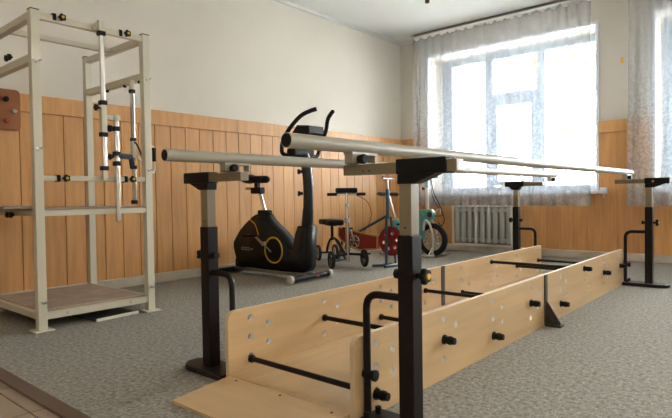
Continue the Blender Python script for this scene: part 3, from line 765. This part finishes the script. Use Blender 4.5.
# ring, crank, pedals on both sides; stripe and print on the shown side
for s_ in (-1, 1):
    b = MB(); b.torus(bpt(-3.546, .248, s_*.080), (0, 1, 0), .112, .007, 40, 8)
    tag(b.build('flywheel_ring', M['yellow'], sh), 'yellow ring')
    b = MB(); b.lathe(bpt(-3.546, .248, s_*.078), (0, s_, 0), [(0, 0), (0, .102), (.008, .095), (.010, .06), (.014, .03), (.014, 0)], 32); b.build('flywheel_cover', M['black'], sh)
    b = MB(); b.beam(bpt(-3.80, .488, s_*.0805), bpt(-3.77, .445, s_*.0815), .010, .004, up=(0, 1, 0), bev=0); b.beam(bpt(-3.772, .447, s_*.0805), bpt(-3.742, .375, s_*.0815), .010, .004, up=(0, 1, 0), bev=0)
    b.beam(bpt(-3.86, .515, s_*.0805), bpt(-3.795, .478, s_*.0815), .010, .004, up=(0, 1, 0), bev=0)
    tag(b.build('stripe', M['yellow'], sh), 'yellow stripe')
ck = bpt(-3.66, .300, 0)
for s_ in (-1, 1):
    d = Vector((-.100, 0, .075))*(1 if s_ < 0 else -1)
    c0 = Vector((ck[0], s_*.080, ck[2])); b = MB()
    b.lathe(c0, (0, s_, 0), [(0, 0), (0, .022), (.03, .018), (.03, 0)], 16); b.beam(c0+Vector((0, s_*.028, 0)), c0+Vector((0, s_*.036, 0))+d, .022, .010, up=(0, 1, 0)); cr = b.build('crank', M['steel'], bk)
    p0 = c0+Vector((0, s_*.045, 0))+d
    b = MB(); b.box(p0.x-.045, p0.x+.045, min(p0.y, p0.y+s_*.09), max(p0.y, p0.y+s_*.09), p0.z-.012, p0.z+.012, bev=.005); b.build('pedal', M['black'], cr)
# shiny crank arm seen crossing the ring
b = MB(); b.tube([bpt(-3.665, .305, -.100), bpt(-3.56, .235, -.100)], .007, 8); b.build('crank_link', M['steel'], bk)
# small worn white print on the shell
b = MB()
for k, (ww, hh) in enumerate(((.018, .026), (.020, .026), (.016, .026), (.020, .028), (.018, .028), (.010, .014), (.010, .014), (.012, .014))):
    x_ = -3.990+sum((.024, .026, .022, .026, .026, .014, .014, .016)[:k]); yy_ = -.0815
    for dz in (-hh/2, hh/2-.005): b.box(bxo(x_), bxo(x_)+ww, yy_, yy_+.001, .243+dz, .243+dz+.005)
    b.box(bxo(x_), bxo(x_)+.005, yy_, yy_+.001, .243-hh/2, .243+hh/2)
b.build('worn_print', M['print'], sh)
# mast, console, handlebars
b = MB(); b.tube(bez([bpt(-3.215, .44), bpt(-3.19, .62), bpt(-3.185, .80), bpt(-3.20, .95), bpt(-3.232, 1.08), bpt(-3.25, 1.16)]), [.048]*8+[.044]*33, 16); b.build('mast', mat('mast_black', (.007, .007, .008), .35), bk)
for zz in (.745, .93):
    b = MB(); b.lathe(bpt(-3.225, zz, -.03), (-.6, -.8, 0), [(0, 0), (0, .014), (.02, .014), (.022, .022), (.04, .022), (.042, 0)], 16); b.build('adjusting_knob', M['black'], bk)
b = MB(); q = Matrix.Rotation(math.radians(-28), 3, 'Y')
b.prism([bpt(-3.345, 1.150, -.10), bpt(-3.325, 1.215, -.10), bpt(-3.225, 1.320, -.10), bpt(-3.09, 1.305, -.10), bpt(-3.085, 1.245, -.10), bpt(-3.18, 1.20, -.10), bpt(-3.20, 1.12, -.10)], (0, .21, 0), bev=.015)
cs = b.build('console', M['black'], bk)
b = MB(); b.box(bxo(-3.29), bxo(-3.19), -.15, .09, 1.062, 1.125, bev=.015); b.build('handlebar_mount', M['black'], bk)
b = MB(); b.prism([bpt(-3.317, 1.228, -.065), bpt(-3.232, 1.317, -.065), bpt(-3.237, 1.322, -.065), bpt(-3.322, 1.233, -.065)], (0, .13, 0)); b.build('display', mat('display_grey', (.05, .06, .06), .15), cs)
for s_ in (-1, 1):
    b = MB()
    b.tube(bez([bpt(-3.23, 1.065, 0), bpt(-3.255, 1.062, s_*.10), bpt(-3.27, 1.075, s_*.205), bpt(-3.262, 1.13, s_*.228), bpt(-3.235, 1.20, s_*.228), bpt(-3.17, 1.285, s_*.215), bpt(-3.10, 1.375, s_*.165), bpt(-3.03, 1.412, s_*.125), bpt(-2.985, 1.425, s_*.10)]), .0175, 12)
    b.build('handlebar', M['blackmat'], bk)
# base: central tube, front and rear stabilisers
b = MB(); b.beam(bpt(-4.15, .05, -.055), bpt(-3.18, .05, -.055), .03, .03); b.beam(bpt(-4.15, .05, .055), bpt(-3.18, .05, .055), .03, .03); b.build('base_frame', M['steel'], bk)
for xx, lab in ((-3.175, 'front'), (-4.13, 'rear')):
    b = MB(); b.cyl(bpt(xx, .036, -.225), bpt(xx, .036, .225), .024, n=18); sb = b.build('stabiliser', M['black'], bk)
    for s_ in (-1, 1):
        b = MB()
        if lab == 'front':
            b.lathe(bpt(xx, .036, s_*.222), (0, s_, 0), [(0, 0), (0, .030), (.004, .036), (.034, .036), (.038, .028), (.038, .010), (.032, .008), (.032, 0)], 24)
            tag(b.build('transport_wheel', mat('pale_wheel', (.55, .54, .50), .5) if 'pale_wheel' not in bpy.data.materials else bpy.data.materials['pale_wheel'], sb), 'pale transport wheel')
        else:
            b.lathe(bpt(xx, .030, s_*.222), (0, s_, 0), [(0, 0), (0, .030), (.03, .030), (.034, .02), (.034, 0)], 20); b.build('end_foot', M['rubber'], sb)
b = MB(); b.box(bxo(-3.152), bxo(-3.149), .05, .085, .028, .044); tag(b.build('sticker', M['redknob'], bk), 'small red sticker')

# ------------------------------------------------------------------ wheels used by scooter and teal bike
def wheel(parent, c, ax, R_, w, tyre, hubm, spokes=6, name='wheel', rim=.78, disc=False):
    c = Vector(c); ax = Vector(ax).normalized(); ref = Vector((0, 0, 1)); u = ax.cross(ref).normalized(); v = ax.cross(u)
    b = MB(); b.lathe(c-ax*w/2, ax, [(0, R_*rim), (0, R_*.93), (w*.2, R_), (w*.8, R_), (w, R_*.93), (w, R_*rim), (0, R_*rim)], 36)
    ty = b.build(name, tyre, parent)
    b = MB(); b.cyl(c-ax*w*.6, c+ax*w*.6, R_*.16, n=16)
    b.torus(c, ax, R_*rim, w*.22, 32, 8)
    if disc: b.cyl(c-ax*w*.15, c+ax*w*.15, R_*rim, n=32)
    for k in range(spokes):
        a = 2*PI*k/spokes+.3; d = u*math.cos(a)+v*math.sin(a); b.tube([c+d*R_*.1, c+d*R_*rim], R_*.055, 6)
    b.build('hub', hubm, ty)
    return ty

# ------------------------------------------------------------------ knee scooter
hd = Vector((.86, -.51, 0)).normalized(); ln = Vector((-hd.y, hd.x, 0))     # heading, left
org = Vector((-3.445, 4.165, 0))
ks = thing('knee_scooter', org, 'black knee scooter with a split knee cushion and four small wheels', 'knee scooter')
K = lambda f, l, z: hd*f+ln*l+Vector((0, 0, z))
for l in (-.175, .175):
    wheel(ks, K(0, l, .088), ln, .088, .030, M['rubber'], M['dark'], 5)
for l in (-.10, .10):
    wheel(ks, K(-.70, l, .088), ln, .088, .030, M['rubber'], M['steel'], 5)
c0 = K(-.535, 0, 0); b = MB()
b.tube(fillet([K(0, -.175, .088), K(0, -.15, .125), K(-.01, 0, .14), K(0, .15, .125), K(0, .175, .088)], .05), .014, 10)
b.tube(bez([K(-.02, 0, .11), K(-.15, 0, .16), K(-.32, 0, .245), K(-.50, 0, .265), K(-.63, 0, .20), K(-.70, 0, .10)]), .013, 10)
b.tube(bez([K(-.02, 0, .07), K(-.12, 0, .10), K(-.25, 0, .19), K(-.38, 0, .25)]), .011, 10)
b.tube([K(-.70, -.12, .088), K(-.70, .12, .088)], .010, 8)
b.box(c0.x-.11, c0.x+.11, c0.y-.03, c0.y+.03, .395, .408, rot=Matrix(((hd.x, ln.x, 0), (hd.y, ln.y, 0), (0, 0, 1)))); b.build('frame', M['black'], ks)
b = MB(); b.tube([K(-.50, 0, .24), K(-.50, 0, .40)], .016, 10); b.build('seat_post', M['black'], ks)
for k, f0 in enumerate((-.64, -.435)):
    b = MB(); c0 = K(f0, 0, .435)
    q = Matrix(((hd.x, ln.x, 0), (hd.y, ln.y, 0), (0, 0, 1)))
    b.box(c0.x-.098, c0.x+.098, c0.y-.085, c0.y+.085, c0.z-.030, c0.z+.030, bev=.022, rot=q); b.build('knee_cushion', M['blackmat'], ks)
b = MB(); b.tube([K(-.012, 0, .06), K(-.012, 0, .48)], .019, 14); b.tube([K(-.012, 0, .46), K(-.02, 0, .735)], .014, 12)
b.build('steering_column', M['chrome'], ks)
b = MB(); b.lathe(K(-.012, 0, .45), (0, 0, 1), [(0, .019), (0, .028), (.05, .028), (.05, .014)], 16); b.cyl(K(-.012, 0, .61), K(-.012, 0, .64), .022); b.build('column_clamp', M['steel'], ks)
b = MB(); b.tube([K(-.01, .01, .52), K(-.10, .03, .30), K(-.16, .03, .17)], .011, 8); b.build('strut', M['blue'], ks)
b = MB(); b.tube([K(-.02, -.17, .735), K(-.02, .17, .735)], .011, 10); b.tube([K(-.02, 0, .735), K(-.02, 0, .76)], .014, 10); hb = b.build('handlebar', M['chrome'], ks)
for s_ in (-1, 1):
    b = MB(); b.tube([K(-.02, s_*.105, .735), K(-.02, s_*.20, .735)], .016, 12); b.build('grip', M['black'], hb)
b = MB(); c0 = K(-.02, 0, .775); b.box(c0.x-.035, c0.x+.035, c0.y-.11, c0.y+.11, c0.z-.028, c0.z+.024, bev=.018, rot=Matrix(((hd.x, ln.x, 0), (hd.y, ln.y, 0), (0, 0, 1)))); b.build('handlebar_pad', M['blackmat'], ks)
b = MB(); b.tube(bez([K(-.02, .10, .725), K(.03, .20, .66), K(.04, .24, .52), K(.0, .18, .36), K(-.02, .05, .24), K(-.01, .02, .15)]), .0035, 6); tag(b.build('brake_cable', M['cable'], ks), 'dark red brake cable')

# ------------------------------------------------------------------ red and blue pedal machine (long axis along x)
pm = thing('pedal_trainer', (-3.19, 4.5, 0), 'dark red pedal trainer with yellow-edged chain guard and steel-blue frame', 'pedal trainer')
Q = lambda x_, z_, y_=0: Vector((x_+3.19, y_, z_))
gp = [(-3.835, .285), (-3.825, .372), (-3.72, .360), (-3.50, .325), (-3.312, .300), (-3.318, .170), (-3.45, .155), (-3.545, .145), (-3.66, .170), (-3.79, .235)]
b = MB(); b.prism([Q(x_, z_, -.022) for x_, z_ in gp], (0, .044, 0), bev=.004); cg = b.build('chain_guard', M['red'], pm)
b = MB(); lp = [Q(x_, z_, -.024) for x_, z_ in gp]; b.tube(lp, .008, 8, closed=True); lp = [Q(x_, z_, .024) for x_, z_ in gp]; b.tube(lp, .008, 8, closed=True)
tag(b.build('guard_trim', mat('mustard_paint', (.50, .30, .04), .4), cg), 'mustard yellow edge')
b = MB(); c0 = Q(-3.60, .235, -.034); u, v = Vector((1, 0, 0)), Vector((0, 0, 1))
b.torus(c0, (0, 1, 0), .062, .008, 32, 8); b.cyl(c0-Vector((0, .01, 0)), c0+Vector((0, .01, 0)), .022)
for k in range(5):
    a = 2*PI*k/5+.3; d = u*math.cos(a)+v*math.sin(a); b.tube([c0+d*.02, c0+d*.062], .008, 6)
chn = b.build('chainring', M['chrome'], pm)
for s_ in (-1, 1):
    d = Vector((.05*s_, 0, .14*-s_)); c1 = Vector((c0.x, s_*.045, c0.z)); b = MB(); b.beam(c1, c1+d, .018, .010, up=(0, 1, 0)); ca = b.build('crank', M['steel'], pm)
    p0 = c1+d; b = MB(); b.box(p0.x-.04, p0.x+.04, min(p0.y, p0.y+s_*.08), max(p0.y, p0.y+s_*.08), p0.z-.01, p0.z+.01, bev=.004); b.build('pedal', M['black'], ca)
dc = Q(-3.156, .256)
b = MB(); bm = b.bm; es = []
def lo(pts):
    vs = [bm.verts.new(p_) for p_ in pts]; return [bm.edges.new((vs[i], vs[(i+1) % len(vs)])) for i in range(len(vs))]
es += lo([dc+Vector((math.cos(2*PI*k/40)*.138, -.012, math.sin(2*PI*k/40)*.138)) for k in range(40)])
for h_ in range(6):
    a = 2*PI*h_/6+.2; cc = dc+Vector((math.cos(a)*.082, -.012, math.sin(a)*.082)); es += lo([cc+Vector((math.cos(2*PI*k/14)*.019, 0, math.sin(2*PI*k/14)*.019)) for k in range(14)])
bmesh.ops.triangle_fill(bm, use_beauty=True, use_dissolve=False, edges=es)
rr_ = bmesh.ops.extrude_face_region(bm, geom=list(bm.faces)); bmesh.ops.translate(bm, vec=(0, .024, 0), verts=[v for v in rr_['geom'] if isinstance(v, bmesh.types.BMVert)])
fw = b.build('flywheel', M['red'], pm)
b = MB(); b.torus(dc, (0, 1, 0), .138, .012, 40, 8); b.build('flywheel_rim', mat('dark_rim', (.06, .02, .02), .4), fw)
b = MB(); b.cyl(dc-Vector((0, .05, 0)), dc+Vector((0, .05, 0)), .024); b.build('axle', M['chrome'], fw)
b = MB()
b.tube([Q(-3.186, .02, -.045), Q(-3.186, .50, -.030)], .014, 12); b.tube([Q(-3.13, .02, .045), Q(-3.17, .50, .02)], .012, 12)
b.tube([Q(-3.186, .48, -.01), Q(-3.186, .78, -.01)], .018, 14)
b.tube([Q(-3.18, .52, 0), Q(-3.55, .345, 0), Q(-3.80, .27, 0)], .014, 12)
b.tube([Q(-3.27, .015, -.16), Q(-3.186, .015, -.0), Q(-3.27, .015, .16)], .014, 10)
b.tube([Q(-3.12, .015, -.16), Q(-3.12, .015, .16)], .014, 10); b.tube([Q(-3.25, .015, 0), Q(-3.12, .015, 0)], .014, 10)
b.tube([Q(-3.79, .26, 0), Q(-3.86, .015, 0)], .014, 10); b.tube([Q(-3.86, .015, -.13), Q(-3.86, .015, .13)], .014, 10)
b.build('frame', M['blue'], pm)
b = MB(); b.tube([Q(-3.186, .76, -.01), Q(-3.186, .885, -.01)], .011, 10); b.tube(fillet([Q(-3.13, .915, -.14), Q(-3.186, .885, -.11), Q(-3.186, .885, .11), Q(-3.13, .915, .14)], .04), .009, 10)
b.build('handlebar', M['steel'], pm)

# ------------------------------------------------------------------ teal exercise bike with a spoked wheel (long axis along x)
tb = thing('exercise_bike', (-3.5, 5.5, 0), 'vintage teal exercise bike with one black-tyred wheel beside the radiator', 'exercise bike')
T = lambda x_, z_, y_=0: Vector((x_+3.5, y_, z_))
wheel(tb, T(-3.265, .195), (0, 1, 0), .190, .045, M['rubber'], mat('aged_rim', (.42, .39, .32), .5), 12, rim=.70)
b = MB(); b.tube(bez([T(-3.82, .30), T(-3.78, .40), T(-3.60, .33), T(-3.47, .40), T(-3.40, .46)]), .026, 12)
b.build('frame', M['teal'], tb)
b = MB(); b.prism([T(-3.46, .20, -.035), T(-3.47, .46, -.035), T(-3.45, .51, -.035), T(-3.41, .545, -.035), T(-3.27, .545, -.035), T(-3.235, .51, -.035), T(-3.235, .45, -.035), T(-3.28, .42, -.035), T(-3.35, .36, -.035), T(-3.37, .20, -.035)], (0, .07, 0), bev=.012)
th = b.build('gear_housing', M['teal'], tb)
for x_, z_ in ((-3.40, .475), (-3.285, .485)):
    b = MB(); b.lathe(T(x_, z_, -.035), (0, -1, 0), [(0, 0), (0, .034), (.008, .030), (.010, .012), (.010, 0)], 18); b.build('dial', M['dark'] if x_ > -3.3 else M['teal'], th)
b = MB(); b.prism([T(-3.85, .22, -.03), T(-3.86, .36, -.03), T(-3.80, .42, -.03), T(-3.74, .38, -.03), T(-3.74, .24, -.03)], (0, .06, 0), bev=.012); b.build('rear_housing', M['teal'], tb)
b = MB(); b.tube([T(-3.785, .40), T(-3.88, .70)], .016, 12); tag(b.build('seat_post', M['chrome'], tb), 'chrome seat post')
b = MB(); saddle(b, T(-3.89, 0).x, .725, .31, .20, .07, .055); b.build('saddle', M['saddle'], tb)
b = MB(); b.tube([T(-3.335, .53), T(-3.335, .80)], .021, 12); tag(b.build('steering_column', M['greywhite'], tb), 'white upright column')
b = MB(); b.tube([T(-3.335, .78), T(-3.335, .90)], .017, 12); b.build('column_head', M['teal'], tb)
b = MB(); b.lathe(T(-3.35, .79), (-1, -.3, 0), [(0, 0), (0, .009), (.025, .009), (.027, .018), (.045, .018), (.047, 0)], 12); b.build('clamp_knob', M['black'], tb)
b = MB(); saddle(b, T(-3.335, 0).x, .925, .30, .19, .08, .070, dirx=-1); tag(b.build('saddle', M['teal'], tb), 'teal saddle')
b = MB()
b.tube(bez([T(-3.25, .90, -.05), T(-3.21, .75, -.07), T(-3.14, .60, -.06), T(-3.09, .44, -.04), T(-3.14, .36, -.02), T(-3.19, .40, 0)]), .006, 8)
b.tube(bez([T(-3.28, .89, -.02), T(-3.24, .70, -.04), T(-3.15, .55, -.04), T(-3.12, .48, -.02), T(-3.235, .47, 0)]), .005, 8); b.build('cable', M['black'], tb)
b = MB(); b.tube([T(-3.21, .49, -.05), T(-3.17, .545, -.06), T(-3.13, .555, -.06), T(-3.13, .51, -.06)], .007, 8); b.build('lever', M['greywhite'], tb)
b = MB()
for s_ in (-1, 1):
    b.tube(bez([T(-3.355, .36, s_*.05), T(-3.33, .42, s_*.05), T(-3.27, .36, s_*.05), T(-3.235, .195, s_*.05), T(-3.24, .02, s_*.06)]), .013, 10)
    b.tube([T(-3.355, .36, s_*.05), T(-3.36, .30, s_*.05)], .013, 10)
b.tube([T(-3.33, .016, -.15), T(-3.16, .016, -.15)], .014, 10); b.tube([T(-3.33, .016, .15), T(-3.16, .016, .15)], .014, 10); b.tube([T(-3.24, .016, -.15), T(-3.24, .016, .15)], .012, 10)
b.tube([T(-3.24, .10, -.055), T(-3.24, .016, -.15)], .010, 8); b.tube([T(-3.24, .10, .055), T(-3.24, .016, .15)], .010, 8)
b.build('fork_stand', M['greywhite'], tb)
b = MB(); b.tube([T(-3.80, .25), T(-3.90, .016)], .014, 10); b.tube([T(-3.90, .016, -.17), T(-3.90, .016, .17)], .016, 10); b.build('rear_stand', M['steel'], tb)
for s_ in (-1, 1):
    c1 = T(-3.56, .26, s_*.05); d = Vector((.09*s_, 0, -.11*s_)); b = MB(); b.beam(c1, c1+d, .016, .010, up=(0, 1, 0)); ca = b.build('crank', M['steel'], tb)
    p0 = c1+d; b = MB(); b.box(p0.x-.035, p0.x+.035, min(p0.y, p0.y+s_*.08), max(p0.y, p0.y+s_*.08), p0.z-.01, p0.z+.01, bev=.004); b.build('pedal', M['black'], ca)
b = MB(); b.tube([T(-3.80, .28), T(-3.56, .24), T(-3.40, .27)], .018, 10); b.build('lower_tube', M['teal'], tb)
